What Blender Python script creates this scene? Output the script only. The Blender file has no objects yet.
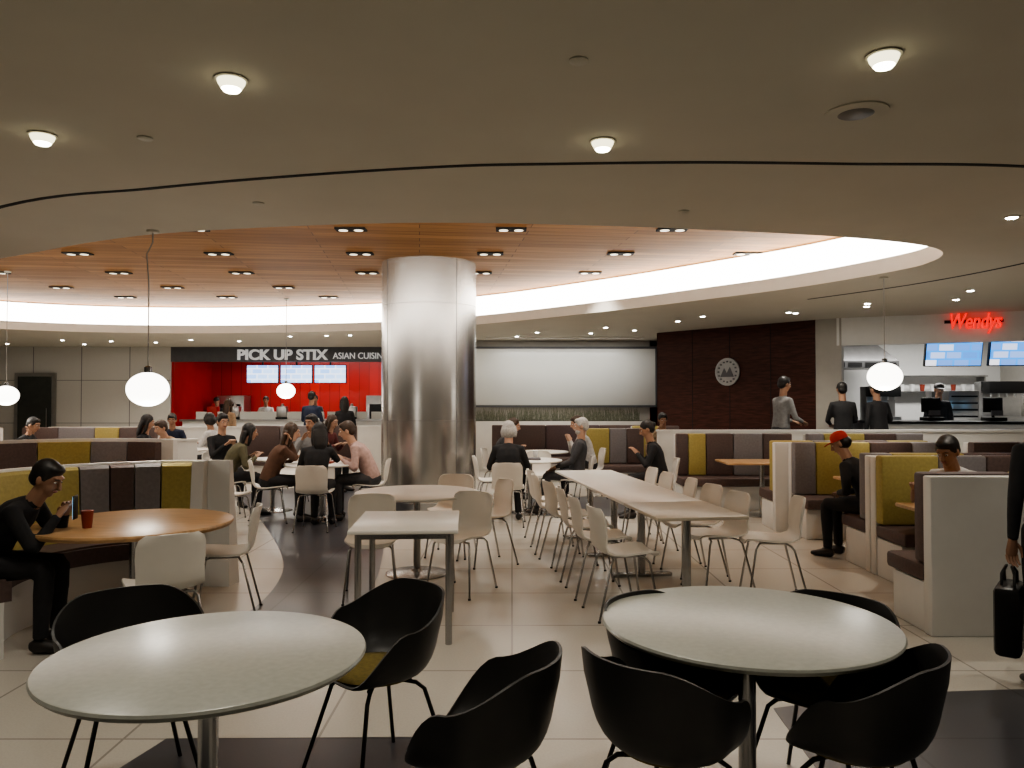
import bpy, bmesh, math, random
from mathutils import Vector, Matrix
random.seed(7)
D=bpy.data
SC=bpy.context.scene
try: SC.view_settings.look='AgX - Medium High Contrast'
except Exception: pass
# ---------------------------------------------------------------- materials
def mat(name,col,rough=.5,metal=0,var=.08,nscale=8,emit=0,ecol=None,bump=0,spec=None,stretch=None):
    m=D.materials.new(name); m.use_nodes=True; nt=m.node_tree; b=nt.nodes['Principled BSDF']
    b.inputs['Roughness'].default_value=rough; b.inputs['Metallic'].default_value=metal
    if spec is not None: b.inputs['Specular IOR Level'].default_value=spec
    tc=nt.nodes.new('ShaderNodeTexCoord'); n=nt.nodes.new('ShaderNodeTexNoise'); n.inputs['Scale'].default_value=nscale
    n.inputs['Detail'].default_value=3
    mp=nt.nodes.new('ShaderNodeMapping')
    if stretch: mp.inputs['Scale'].default_value=stretch
    nt.links.new(tc.outputs['Object'],mp.inputs[0]); nt.links.new(mp.outputs[0],n.inputs['Vector'])
    r=nt.nodes.new('ShaderNodeValToRGB')
    c=Vector(col[:3]); a=c*(1-var); d=c*(1+var)
    r.color_ramp.elements[0].color=(*a,1); r.color_ramp.elements[1].color=(min(d[0],1),min(d[1],1),min(d[2],1),1)
    r.color_ramp.elements[0].position=.3; r.color_ramp.elements[1].position=.7
    nt.links.new(n.outputs['Fac'],r.inputs[0]); nt.links.new(r.outputs[0],b.inputs['Base Color'])
    if bump:
        bp=nt.nodes.new('ShaderNodeBump'); bp.inputs['Strength'].default_value=bump; bp.inputs['Distance'].default_value=.01
        nt.links.new(n.outputs['Fac'],bp.inputs['Height']); nt.links.new(bp.outputs[0],b.inputs['Normal'])
    if emit:
        b.inputs['Emission Color'].default_value=(*(ecol or col),1); b.inputs['Emission Strength'].default_value=emit
    return m
def brickmat(name,c1,c2,mort,bw,rh,ms,rough,rot=0,offset=.5,spec=.5,grain=True,bias=0):
    m=D.materials.new(name); m.use_nodes=True; nt=m.node_tree; b=nt.nodes['Principled BSDF']
    tc=nt.nodes.new('ShaderNodeTexCoord'); mp=nt.nodes.new('ShaderNodeMapping'); mp.inputs['Rotation'].default_value=(0,0,rot)
    br=nt.nodes.new('ShaderNodeTexBrick'); br.offset=offset
    br.inputs['Color1'].default_value=(*c1,1); br.inputs['Color2'].default_value=(*c2,1); br.inputs['Mortar'].default_value=(*mort,1)
    br.inputs['Scale'].default_value=1; br.inputs['Brick Width'].default_value=bw; br.inputs['Row Height'].default_value=rh
    br.inputs['Mortar Size'].default_value=ms; br.inputs['Mortar Smooth'].default_value=.1
    nt.links.new(tc.outputs['Object'],mp.inputs[0]); nt.links.new(mp.outputs[0],br.inputs['Vector'])
    n=nt.nodes.new('ShaderNodeTexNoise'); n.inputs['Detail'].default_value=6
    mp2=nt.nodes.new('ShaderNodeMapping'); mp2.inputs['Scale'].default_value=(.7,7,1) if grain else (60,60,60)
    nt.links.new(mp.outputs[0],mp2.inputs[0]); nt.links.new(mp2.outputs[0],n.inputs['Vector']); n.inputs['Scale'].default_value=1.5
    mx=nt.nodes.new('ShaderNodeMix'); mx.data_type='RGBA'; mx.blend_type='MULTIPLY'; mx.inputs[0].default_value=.5 if grain else .2
    nt.links.new(br.outputs['Color'],mx.inputs[6])
    rp=nt.nodes.new('ShaderNodeValToRGB'); rp.color_ramp.elements[0].position=.35; rp.color_ramp.elements[0].color=(.55,.45,.36,1) if grain else (.7,.7,.68,1); rp.color_ramp.elements[1].position=.65
    nt.links.new(n.outputs['Fac'],rp.inputs[0]); nt.links.new(rp.outputs[0],mx.inputs[7]); nt.links.new(mx.outputs[2],b.inputs['Base Color'])
    b.inputs['Roughness'].default_value=rough; b.inputs['Specular IOR Level'].default_value=spec
    return m
M={}
M['ceil']=mat('ceiling_plaster',(.62,.585,.50),.9,var=.02,nscale=2)
M['fascia']=mat('fascia_white',(.8,.78,.72),.7,var=.02)
M['cove']=mat('cove_light_panel',(.95,.94,.9),.6,emit=8.0,ecol=(1,.955,.88),var=.01)
M['woodc']=brickmat('ceiling_wood_planks',(.54,.29,.11),(.36,.175,.06),(.14,.07,.03),2.6,.19,.005,.55,rot=-.12,spec=.15)
M['floor']=brickmat('floor_tile',(.57,.54,.48),(.54,.51,.455),(.33,.31,.28),.9,.9,.007,.27,offset=0,grain=False)
M['inlay']=brickmat('floor_dark_tile',(.07,.07,.08),(.062,.062,.07),(.035,.035,.04),.9,.9,.008,.3,offset=0,grain=False)
M['wallw']=brickmat('wall_white_panels',(.66,.64,.60),(.64,.62,.58),(.22,.22,.22),1.3,5,.012,.5,offset=0,grain=False)
M['wallg']=mat('wall_paint',(.42,.40,.36),.8,var=.03)
M['groove']=mat('groove_black',(.01,.01,.01),.8)
M['steel']=mat('brushed_steel',(.58,.57,.55),.27,1,var=.07,nscale=1.2,stretch=(3,3,1.2))
M['seam']=mat('steel_seam',(.18,.18,.18),.5,.8)
M['chrome']=mat('chrome_tube',(.42,.42,.42),.25,1,var=.03)
M['ttop']=mat('table_laminate_grey',(.37,.38,.34),.3,var=.07,nscale=40)
M['ttopw']=mat('table_laminate_white',(.74,.72,.67),.3,var=.02)
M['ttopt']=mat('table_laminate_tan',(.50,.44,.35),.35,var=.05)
M['twood']=mat('table_wood',(.48,.29,.14),.35,var=.2,nscale=5,stretch=(1,12,1))
M['plw']=mat('chair_plastic_white',(.72,.69,.63),.4,var=.02)
M['plb']=mat('armchair_plastic_black',(.019,.0185,.018),.45,var=.1)
M['olive']=mat('armchair_seat_pad_olive',(.14,.105,.025),.9,var=.2,nscale=60)
M['blk']=mat('black_metal',(.015,.015,.015),.4,.5)
M['bw']=mat('booth_white',(.70,.69,.66),.45,var=.02)
M['cy']=mat('upholstery_mustard',(.38,.31,.10),.7,var=.1,nscale=40)
M['cg']=mat('upholstery_grey',(.20,.185,.19),.65,var=.1,nscale=40)
M['cb']=mat('upholstery_brown',(.095,.062,.056),.55,var=.15,nscale=40)
M['cp']=mat('upholstery_plum',(.10,.065,.07),.6,var=.12,nscale=40)
M['globe']=mat('pendant_glass',(1,.98,.93),.3,emit=6,ecol=(1,.95,.86),var=.01)
M['cord']=mat('pendant_cord',(.35,.34,.32),.5)
M['lamp']=mat('downlight_lens',(1,.97,.8),.3,emit=16,ecol=(1,.96,.72))
M['lampc']=mat('downlight_frosted_cone',(.8,.76,.6),.4,emit=2.5,ecol=(1,.92,.60))
M['lamp2']=mat('downlight_lens_far',(1,.97,.9),.3,emit=40,ecol=(1,.97,.9))
M['lampd']=mat('downlight_lens_dim',(1,.9,.7),.3,emit=2.0,ecol=(1,.9,.7))
M['trimw']=mat('trim_white',(.6,.58,.5),.5)
M['darkwood']=mat('dark_wood_panel',(.055,.018,.012),.5,var=.4,nscale=3,stretch=(1.5,1.5,12),spec=.2)
M['red']=mat('red_wall',(.40,.010,.007),.5,var=.08,nscale=3)
M['redbt']=brickmat('red_tile',(.45,.013,.01),(.33,.01,.007),(.15,.01,.01),.3,.15,.01,.35,grain=False)
M['greyf']=mat('grey_fascia',(.10,.10,.11),.5)
M['letter']=mat('sign_letter_white',(.75,.75,.75),.4,emit=.25,ecol=(1,1,1))
M['rletter']=mat('sign_letter_red',(.8,.02,.015),.4,emit=1.1,ecol=(1,.015,.01))
M['board']=mat('glass_board',(.78,.79,.75),.25,var=.03,nscale=1)
M['white']=mat('white_surface',(.8,.8,.78),.5,var=.02)
M['ss']=mat('stainless',(.45,.45,.45),.3,1,var=.06)
M['hood']=mat('hood_steel',(.22,.22,.22),.35,.9,var=.06)
M['grass']=mat('grass_blade',(.17,.18,.13),.7,var=.4,nscale=30)
M['glassd']=mat('door_glass',(.05,.055,.05),.1,var=.1)
M['cupred']=mat('cup_red',(.25,.04,.02),.5)
M['cupw']=mat('cup_white',(.8,.8,.78),.5)
M['logo']=mat('logo_grey',(.40,.40,.40),.5)
def screenmat(name,c1,c2,c3,s,e):
    m=D.materials.new(name); m.use_nodes=True; nt=m.node_tree; b=nt.nodes['Principled BSDF']
    tc=nt.nodes.new('ShaderNodeTexCoord'); br=nt.nodes.new('ShaderNodeTexBrick')
    mp=nt.nodes.new('ShaderNodeMapping'); mp.inputs['Rotation'].default_value=(math.pi/2,0,0)
    nt.links.new(tc.outputs['Object'],mp.inputs[0]); nt.links.new(mp.outputs[0],br.inputs['Vector'])
    br.inputs['Color1'].default_value=(*c1,1); br.inputs['Color2'].default_value=(*c2,1); br.inputs['Mortar'].default_value=(*c3,1)
    br.inputs['Scale'].default_value=s; br.inputs['Brick Width'].default_value=.9; br.inputs['Row Height'].default_value=.45; br.inputs['Mortar Size'].default_value=.05
    nt.links.new(br.outputs['Color'],b.inputs['Emission Color']); b.inputs['Emission Strength'].default_value=e
    b.inputs['Base Color'].default_value=(.02,.02,.02,1); return m
M['scr1']=screenmat('menu_screen_blue',(.5,.7,1),(.18,.4,.9),(.8,.85,1),3,2.2)
M['scr2']=screenmat('menu_screen_mixed',(.01,.20,.65),(.85,.82,.85),(.03,.3,.85),3.2,1.9)
M['phone']=mat('phone_screen',(.2,.4,.6),.2,emit=1.2,ecol=(.3,.6,.9))
# people mats
SK={'l':mat('skin_light',(.48,.29,.20),.55,var=.05),'m':mat('skin_medium',(.34,.19,.12),.55,var=.05),'d':mat('skin_dark',(.16,.085,.05),.55,var=.05)}
HR={'k':mat('hair_black',(.012,.01,.009),.5,var=.3,nscale=60),'b':mat('hair_brown',(.05,.028,.016),.5,var=.3,nscale=60),'g':mat('hair_grey',(.42,.41,.39),.6,var=.25,nscale=60),
    'r':mat('cap_red',(.5,.03,.015),.7)}
CL={}
for n_,c_ in dict(black=(.014,.014,.016),navy=(.02,.028,.06),grey=(.2,.2,.2),lgrey=(.46,.45,.44),brown=(.10,.05,.03),pink=(.42,.29,.26),tan=(.32,.22,.14),white=(.6,.59,.56),jeans=(.04,.06,.11),wine=(.12,.03,.03),olive=(.10,.09,.05),char=(.05,.05,.055)).items():
    CL[n_]=mat('cloth_'+n_,c_,.85,var=.15,nscale=25,bump=.15)
M['eye']=mat('eye_white',(.7,.7,.68),.3); M['pupil']=mat('eye_dark',(.01,.008,.006),.3); M['lip']=mat('lips',(.28,.1,.08),.5)
M['shoe']=mat('shoe_leather',(.02,.018,.017),.5)
# ---------------------------------------------------------------- mesh builder
class MB:
    def __init__(s): s.v=[];s.f=[];s.m=[];s.mats=[]
    def mi(s,m):
        if m not in s.mats: s.mats.append(m)
        return s.mats.index(m)
    def add(s,vs,fs,m,X=None):
        o=len(s.v); i=s.mi(m)
        for v in vs:
            v=Vector(v); s.v.append(X@v if X else v)
        for f in fs: s.f.append([o+k for k in f]); s.m.append(i)
    def box(s,c,d,m,rz=0,bev=0,X=None):
        bm=bmesh.new(); bmesh.ops.create_cube(bm,size=1)
        for v in bm.verts: v.co=Vector((v.co.x*d[0],v.co.y*d[1],v.co.z*d[2]))
        if bev: bmesh.ops.bevel(bm,geom=bm.edges[:],offset=bev,segments=2,affect='EDGES',profile=.5)
        T=Matrix.Translation(c)@Matrix.Rotation(rz,4,'Z')
        if X: T=X@T
        bm.verts.index_update()
        s.add([v.co.copy() for v in bm.verts],[[v.index for v in f.verts] for f in bm.faces],m,T); bm.free()
    def tube(s,pts,rad,m,seg=10,side=None,X=None,caps=True):
        pts=[Vector(p) for p in pts]; n=len(pts)
        if not isinstance(rad,(list,tuple)): rad=[rad]*n
        vs=[];fs=[]
        ref=Vector(side) if side else None
        for i,p in enumerate(pts):
            t=(pts[min(i+1,n-1)]-pts[max(i-1,0)])
            if t.length<1e-9: t=Vector((0,0,1))
            t.normalize()
            if ref is None:
                ref=Vector((1,0,0)) if abs(t.x)<.8 else Vector((0,1,0))
            a=(ref-t*ref.dot(t)).normalized(); b=t.cross(a)
            if side is None: ref=a
            r=rad[i]; rx,ry=(r if isinstance(r,(tuple,list)) else (r,r))
            for k in range(seg):
                g=2*math.pi*k/seg
                vs.append(p+a*math.cos(g)*rx+b*math.sin(g)*ry)
        for i in range(n-1):
            for k in range(seg):
                k2=(k+1)%seg
                fs.append([i*seg+k,i*seg+k2,(i+1)*seg+k2,(i+1)*seg+k])
        if caps:
            fs.append(list(range(seg))[::-1]); fs.append([(n-1)*seg+k for k in range(seg)])
        s.add(vs,fs,m,X)
    def ell(s,c,r,m,seg=14,rings=9,X=None,R=None):
        vs=[];fs=[]
        c=Vector(c)
        for i in range(1,rings):
            ph=math.pi*i/rings
            for k in range(seg):
                g=2*math.pi*k/seg
                q=Vector((r[0]*math.sin(ph)*math.cos(g),r[1]*math.sin(ph)*math.sin(g),r[2]*math.cos(ph)))
                if R: q=R@q
                vs.append(c+q)
        q=Vector((0,0,r[2])); q=R@q if R else q
        vs.append(c+q); vs.append(c-q); T=len(vs)-2;B=T+1
        for i in range(rings-2):
            for k in range(seg):
                k2=(k+1)%seg; fs.append([i*seg+k,(i+1)*seg+k,(i+1)*seg+k2,i*seg+k2])
        for k in range(seg):
            k2=(k+1)%seg; fs.append([T,k,k2]); fs.append([B,(rings-2)*seg+k2,(rings-2)*seg+k])
        s.add(vs,fs,m,X)
    def lathe(s,prof,m,c=(0,0,0),seg=32,X=None):
        vs=[];fs=[];n=len(prof)
        for r,z in prof:
            for k in range(seg):
                g=2*math.pi*k/seg; vs.append(Vector((c[0]+r*math.cos(g),c[1]+r*math.sin(g),c[2]+z)))
        for i in range(n-1):
            for k in range(seg):
                k2=(k+1)%seg; fs.append([i*seg+k,i*seg+k2,(i+1)*seg+k2,(i+1)*seg+k])
        if prof[0][0]>1e-6: fs.append([k for k in range(seg)][::-1])
        if prof[-1][0]>1e-6: fs.append([(n-1)*seg+k for k in range(seg)])
        s.add(vs,fs,m,X)
    def arc(s,c,r0,r1,a0,a1,z0,z1,m,n=10,rt0=None,rt1=None):
        rt0=r0 if rt0 is None else rt0; rt1=r1 if rt1 is None else rt1
        vs=[];fs=[]
        for i in range(n+1):
            a=math.radians(a0+(a1-a0)*i/n); ca,sa=math.cos(a),math.sin(a)
            for r,z in((r0,z0),(r1,z0),(rt1,z1),(rt0,z1)): vs.append(Vector((c[0]+r*ca,c[1]+r*sa,z)))
        for i in range(n):
            for k in range(4):
                k2=(k+1)%4; fs.append([i*4+k,i*4+k2,(i+1)*4+k2,(i+1)*4+k])
        fs.append([3,2,1,0]); fs.append([n*4+k for k in range(4)])
        s.add(vs,fs,m)
    def prism(s,poly,z0,z1,m):
        n=len(poly); vs=[Vector((p[0],p[1],z0)) for p in poly]+[Vector((p[0],p[1],z1)) for p in poly]
        fs=[list(range(n))[::-1],list(range(n,2*n))]+[[i,(i+1)%n,n+(i+1)%n,n+i] for i in range(n)]
        s.add(vs,fs,m)
    def mesh(s,name,ang=38,fix=True):
        me=D.meshes.new(name); me.from_pydata(s.v,[],s.f)
        for m in s.mats: me.materials.append(m)
        me.polygons.foreach_set('material_index',s.m); me.update()
        if fix:
            bm=bmesh.new(); bm.from_mesh(me); bmesh.ops.recalc_face_normals(bm,faces=bm.faces[:]); bm.to_mesh(me); bm.free()
        me.polygons.foreach_set('use_smooth',[True]*len(me.polygons))
        me.set_sharp_from_angle(angle=math.radians(ang)); me.update()
        return me
    def obj(s,name,loc=(0,0,0),rz=0,ang=38,fix=True):
        return put(name,s.mesh(name,ang,fix),loc,rz)
def put(name,me,loc=(0,0,0),rz=0):
    o=D.objects.new(name,me); SC.collection.objects.link(o); o.location=loc; o.rotation_euler=(0,0,rz); return o
def face2rz(f): return math.atan2(-f[0],f[1])
def catmull(P,closed=True,n=8):
    out=[];N=len(P); rng=range(N) if closed else range(N-1)
    for i in rng:
        g=lambda k: Vector(P[k%N]) if closed else Vector(P[max(0,min(N-1,k))])
        p0,p1,p2,p3=g(i-1),g(i),g(i+1),g(i+2)
        for j in range(n):
            t=j/n; out.append(.5*((2*p1)+(-p0+p2)*t+(2*p0-5*p1+4*p2-p3)*t*t+(-p0+3*p1-3*p2+p3)*t**3))
    if not closed: out.append(Vector(P[-1]))
    return out
def textmesh(txt,size,ext,shear=0,bold=.0):
    cu=D.curves.new('t','FONT'); cu.body=txt; cu.size=size; cu.extrude=ext; cu.shear=shear; cu.offset=bold
    o=D.objects.new('t',cu); SC.collection.objects.link(o); bpy.context.view_layer.update()
    me=D.meshes.new_from_object(o.evaluated_get(bpy.context.evaluated_depsgraph_get()))
    vs=[v.co.copy() for v in me.vertices]; fs=[list(p.vertices) for p in me.polygons]
    D.objects.remove(o); D.curves.remove(cu); D.meshes.remove(me)
    w=max(v.x for v in vs); return vs,fs,w
# ---------------------------------------------------------------- people
def remesh(mb,vox,smooth=2):
    me=mb.mesh('tmp'); o=D.objects.new('tmp',me); SC.collection.objects.link(o)
    r=o.modifiers.new('r','REMESH'); r.mode='VOXEL'; r.voxel_size=vox
    if smooth:
        q=o.modifiers.new('s','SMOOTH'); q.iterations=smooth; q.factor=.5
    bpy.context.view_layer.update()
    m2=D.meshes.new_from_object(o.evaluated_get(bpy.context.evaluated_depsgraph_get()))
    vs=[v.co.copy() for v in m2.vertices]; fs=[list(p.vertices) for p in m2.polygons]
    D.objects.remove(o); D.meshes.remove(me); D.meshes.remove(m2); return vs,fs
def ik(s,t,l1,l2,pole):
    s=Vector(s);t=Vector(t);d=t-s;L=d.length
    if L>(l1+l2)*.985: t=s+d.normalized()*(l1+l2)*.985; d=t-s; L=d.length
    a=(l1*l1-l2*l2+L*L)/(2*L); h=math.sqrt(max(l1*l1-a*a,0)); u=d.normalized(); p=Vector(pole); p=(p-u*p.dot(u)).normalized()
    return s+u*a+p*h, t
def hand(mb,w,f,sx,m,curl=.9):
    f=f.normalized(); up=Vector((0,0,1))
    side=f.cross(up)
    if side.length<.2: side=Vector((1,0,0))
    side.normalize(); n=side.cross(f).normalized()
    mb.tube([w-f*.02,w+f*.02,w+f*.06,w+f*.095],[(.024,.02),(.034,.017),(.04,.015),(.037,.012)],m,8,side=side)
    for k,(o,L) in enumerate(((-.03,.066),(-.01,.078),(.011,.073),(.031,.056))):
        if sx<0: o=-o
        p=w+f*.088+side*o; pts=[p];d=f.copy();
        for j,q in enumerate((.42,.32,.26)):
            d=(d-n*curl*(.35+.15*j)).normalized(); pts.append(pts[-1]+d*L*q)
        mb.tube(pts,[.0095,.009,.008,.006],m,6)
    ts=side*(-sx)
    mb.tube([w+f*.02+ts*.02,w+f*.05+ts*.048-n*.01,w+f*.078+ts*.052-n*.02,w+f*.1+ts*.045-n*.028],[.014,.012,.010,.007],m,6)
def person(name,x,y,face=(0,1),pose='sit',top='black',pants='jeans',skin='m',hair='k',style='short',lean=10,hd=10,turn=0,hands='table',sc=1,z0=0,vox=.017,short=False,seat=.45,beard=None,inner=None,legx=0,legfwd=0):
    sk=SK[skin];hr=HR[hair];tp=CL[top];pt=CL[pants]
    F=MB(); l=math.radians(lean)
    if pose=='sit': seat=seat/sc; H=Vector((0,0,seat+.105))
    else: H=Vector((0,0,.95))
    def sp(t):
        a=l*(.6+.7*t); return H+Vector((0,math.sin(a),math.cos(a)))*.5*t
    N=sp(1); dirn=(sp(1)-sp(.85)).normalized()
    T=MB()
    T.tube([sp(-.12),sp(0),sp(.2),sp(.42),sp(.62),sp(.8),sp(.92),sp(1.0)],[(.13,.10),(.168,.128),(.155,.118),(.15,.112),(.165,.122),(.168,.112),(.125,.085),(.07,.065)],tp,14,side=(1,0,0))
    sh=sp(.87); el={}
    if isinstance(hands,str):
        hands={'table':((-.14,.36,.80/sc),(.14,.38,.80/sc)),'lap':((-.09,.30,seat+.2),(.09,.28,seat+.2)),'down':((-.24,.05,.76),(.24,.06,.76)),
          'phone':((-.06,.33,.92/sc),(.07,.34,.92/sc)),'eat':((-.12,.33,.82/sc),(.09,.30,1.02/sc)),'chin':((-.16,.34,.80/sc),(.05,.27,1.03/sc)),'front':((-.12,.32,1.05),(.12,.32,1.05)),'hip':((-.24,.05,.76),(.16,.26,1.1))}[hands]
    for sx,tg in zip((-1,1),hands):
        S=sh+Vector((sx*.168,0,-.005)); e,w=ik(S,tg,.28,.255,(sx*.5,-.35,-.8)); el[sx]=(S,e,w)
        T.tube([sh+Vector((sx*.06,0,.01)),S,S.lerp(e,.35),e],[.06,.063,.054,.044],tp,10)
        if not short: T.tube([S.lerp(e,.9),e,e.lerp(w,.5),w],[.043,.045,.038,.031],tp,10)
    v,f=remesh(T,vox); F.add(v,f,tp)
    F.tube([sp(.97),sp(1.04)+Vector((0,.004,0))],[(.066,.06),(.058,.054)],tp,12,side=(1,0,0))
    P=MB(); P.ell(H+Vector((0,0,-.02)),(.165,.135,.12),pt)
    feet=[]
    for sx in(-1,1):
        hj=H+Vector((sx*.085,0,-.02))
        if pose=='sit':
            kn=Vector((sx*(.11+legx),.43,seat+.075)); an=Vector((sx*(.12+legx*.6),.41+legfwd,.10))
            P.tube([hj,hj.lerp(kn,.5),kn,kn+Vector((0,.01,-.05))],[.095,.082,.062,.058],pt,10)
        else:
            kn=Vector((sx*.10,.025,.50)); an=Vector((sx*.115,-.02+sx*.05,.10))
            P.tube([hj,hj.lerp(kn,.5),kn],[.10,.085,.062],pt,10)
        P.tube([kn,kn.lerp(an,.35),kn.lerp(an,.8),an],[.06,.062,.05,.047],pt,10); feet.append(an)
    v,f=remesh(P,vox); F.add(v,f,pt)
    for an in feet:
        F.tube([an+Vector((0,-.06,-.05)),an+Vector((0,-.03,-.045)),an+Vector((0,.05,-.055)),an+Vector((0,.13,-.07)),an+Vector((0,.18,-.075))],[(.028,.03),(.04,.05),(.043,.044),(.046,.03),(.03,.02)],M['shoe'],10,side=(1,0,0))
    C=N+dirn*.09+Vector((0,.02,.105))
    R=Matrix.Rotation(math.radians(turn),3,'Z')@Matrix.Rotation(-math.radians(hd),3,'X')
    X=Matrix.Translation(C)@R.to_4x4()
    K=MB()
    K.ell((0,-.008,.02),(.076,.094,.098),sk,16,12,X=X); K.ell((0,.022,-.035),(.060,.066,.078),sk,14,10,X=X)
    K.ell((0,.05,-.088),(.028,.028,.024),sk,X=X)
    K.tube([(0,.088,.02),(0,.104,-.012),(0,.112,-.028),(0,.09,-.035)],[.009,.013,.017,.012],sk,8,X=X)
    K.ell((0,.078,.038),(.05,.02,.012),sk,X=X)
    for sx in(-1,1): K.ell((sx*.078,-.005,-.008),(.010,.02,.033),sk,X=X)
    K.tube([sp(.93),N,C+Vector((0,-.015,-.05))],[.065,.060,.056],sk,12)
    if short:
        for sx in(-1,1):
            S,e,w=el[sx]; K.tube([S.lerp(e,.7),e,e.lerp(w,.4),w],[.036,.038,.036,.026],sk,10)
    v,f=remesh(K,min(vox*.6,.010),1); F.add(v,f,sk)
    for sx in(-1,1):
        F.ell((sx*.031,.081,.008),(.012,.008,.0055),M['eye'],8,6,X=X); F.ell((sx*.031,.0875,.008),(.0055,.003,.0055),M['pupil'],8,6,X=X)
        F.tube([(sx*.014,.094,.03),(sx*.032,.093,.035),(sx*.05,.082,.03)],[.0025,.0035,.002],hr if style!='cap' else HR['k'],6,X=X)
        S,e,w=el[sx]; hand(F,w,(w-e),sx,sk)
    F.ell((0,.088,-.058),(.024,.010,.0075),M['lip'],10,6,X=X)
    Hh=MB()
    if style in('short','long','bob','bun'):
        Hh.ell((0,-.020,.038),(.085,.100,.097),hr,16,12,X=X); Hh.ell((0,-.055,-.01),(.076,.062,.07),hr,X=X)
        if style=='short':
            Hh.ell((0,.035,.085),(.062,.055,.035),hr,X=X)
            for sx in(-1,1): Hh.tube([(sx*.075,.02,.04),(sx*.077,.018,.0)],[.012,.007],hr,8,X=X)
        if style=='long':
            Hh.tube([(0,-.07,.0),(0,-.085,-.09),(0,-.09,-.2),(0,-.085,-.27)],[(.085,.05),(.09,.045),(.085,.035),(.06,.02)],hr,12,side=(1,0,0),X=X)
            for sx in(-1,1): Hh.tube([(sx*.07,.01,.06),(sx*.083,.0,-.02),(sx*.085,.0,-.12),(sx*.08,-.01,-.2)],[.028,.026,.03,.016],hr,8,X=X)
        if style=='bob':
            Hh.ell((0,-.04,-.02),(.1,.085,.1),hr,X=X)
            for sx in(-1,1): Hh.tube([(sx*.07,.015,.06),(sx*.088,.005,-.02),(sx*.085,.0,-.09)],[.028,.03,.02],hr,8,X=X)
        if style=='bun': Hh.ell((0,-.115,.03),(.04,.04,.04),hr,X=X)
        v,f=remesh(Hh,.010,1); F.add(v,f,hr)
    elif style=='cap':
        Hh.ell((0,-.025,.0),(.082,.09,.075),HR['k'],X=X); F.add(Hh.v,Hh.f,HR['k'])
        F.lathe([(.092,.035),(.094,.06),(.085,.10),(.06,.125),(.02,.137),(.001,.138)],hr,(0,-.008,0),20,X=X)
        F.tube([(0,.06,.045),(0,.11,.045),(0,.15,.038),(0,.165,.033)],[(.075,.006),(.07,.006),(.05,.005),(.02,.004)],hr,12,side=(1,0,0),X=X)
    if beard:
        B=MB(); B.ell((0,.035,-.075),(.058,.062,.05),HR[beard],X=X); v,f=remesh(B,.012,1); F.add(v,f,HR[beard])
        F.ell((0,.093,-.045),(.028,.012,.008),HR[beard],10,6,X=X)
    if inner:
        a=sp(.5);b=sp(.93)
        F.tube([a+Vector((0,.100,0)),sp(.7)+Vector((0,.108,0)),b+Vector((0,.075,0))],[(.02,.02),(.045,.02),(.04,.02)],CL[inner],10,side=(1,0,0))
    S_=Matrix.Scale(sc,4)
    F.v=[S_@q for q in F.v]
    o=F.obj(name,(x,y,z0),face2rz(face),ang=60,fix=False)
    return o
person('seated_man',-3.31,4.86,(1,.12),top='black',pants='black',skin='m',lean=28,hd=24,turn=-10,hands=((-.08,.47,.90),(.05,.48,.90)),sc=.93,vox=.012)
person('seated_man_in_red_cap',3.50,7.52,(-.66,.75),top='black',pants='black',skin='m',hair='r',style='cap',lean=22,hd=26,turn=15,hands='lap',vox=.013,seat=.46,sc=.94)
person('seated_man',3.83,6.47,(-.82,-.57),top='lgrey',pants='jeans',skin='m',hair='k',lean=25,hd=24,hands=((-.16,.60,.86),(.14,.60,.86)),vox=.012,short=True,seat=.46,sc=1.0)
person('seated_woman',1.98,10.3,(-1,.08),top='black',pants='black',skin='m',hair='k',style='bun',lean=12,hd=22,hands=((-.1,.34,.92),(.1,.3,.9)),inner='tan',sc=.94,vox=.014)
person('seated_woman',-.05,9.75,(.05,1),top='black',pants='black',skin='l',hair='g',style='bob',lean=14,hd=12,hands='table',sc=.95,vox=.014)
person('seated_man',.90,10.75,(-1,.05),top='char',pants='char',skin='l',hair='g',style='short',beard='g',lean=-6,hd=5,hands='lap',vox=.014,legfwd=.15,sc=.95)
person('seated_woman',-3.12,9.9,(1,.35),top='brown',pants='black',skin='l',hair='b',style='long',lean=20,hd=12,hands='chin',sc=.96)
person('seated_woman',-2.38,9.35,(.0,1),top='black',pants='black',skin='m',hair='k',style='long',lean=12,hd=15,turn=18,hands='eat',sc=.94)
person('seated_man',-1.85,10.15,(-1,-.1),top='pink',pants='char',skin='l',hair='b',style='short',lean=22,hd=14,hands='table',sc=1.0)
person('seated_man',-2.85,11.0,(.1,-1),top='grey',pants='char',skin='m',hair='k',style='short',lean=6,hd=4,turn=-25,hands='eat')
person('seated_woman',-3.85,10.4,(.9,.5),top='olive',pants='black',skin='m',hair='k',style='long',lean=22,hd=8,hands='table',sc=.95)
person('seated_man',-4.35,11.5,(.7,-.7),top='black',pants='black',skin='l',hair='k',style='short',lean=4,hd=8,hands='phone')
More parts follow.
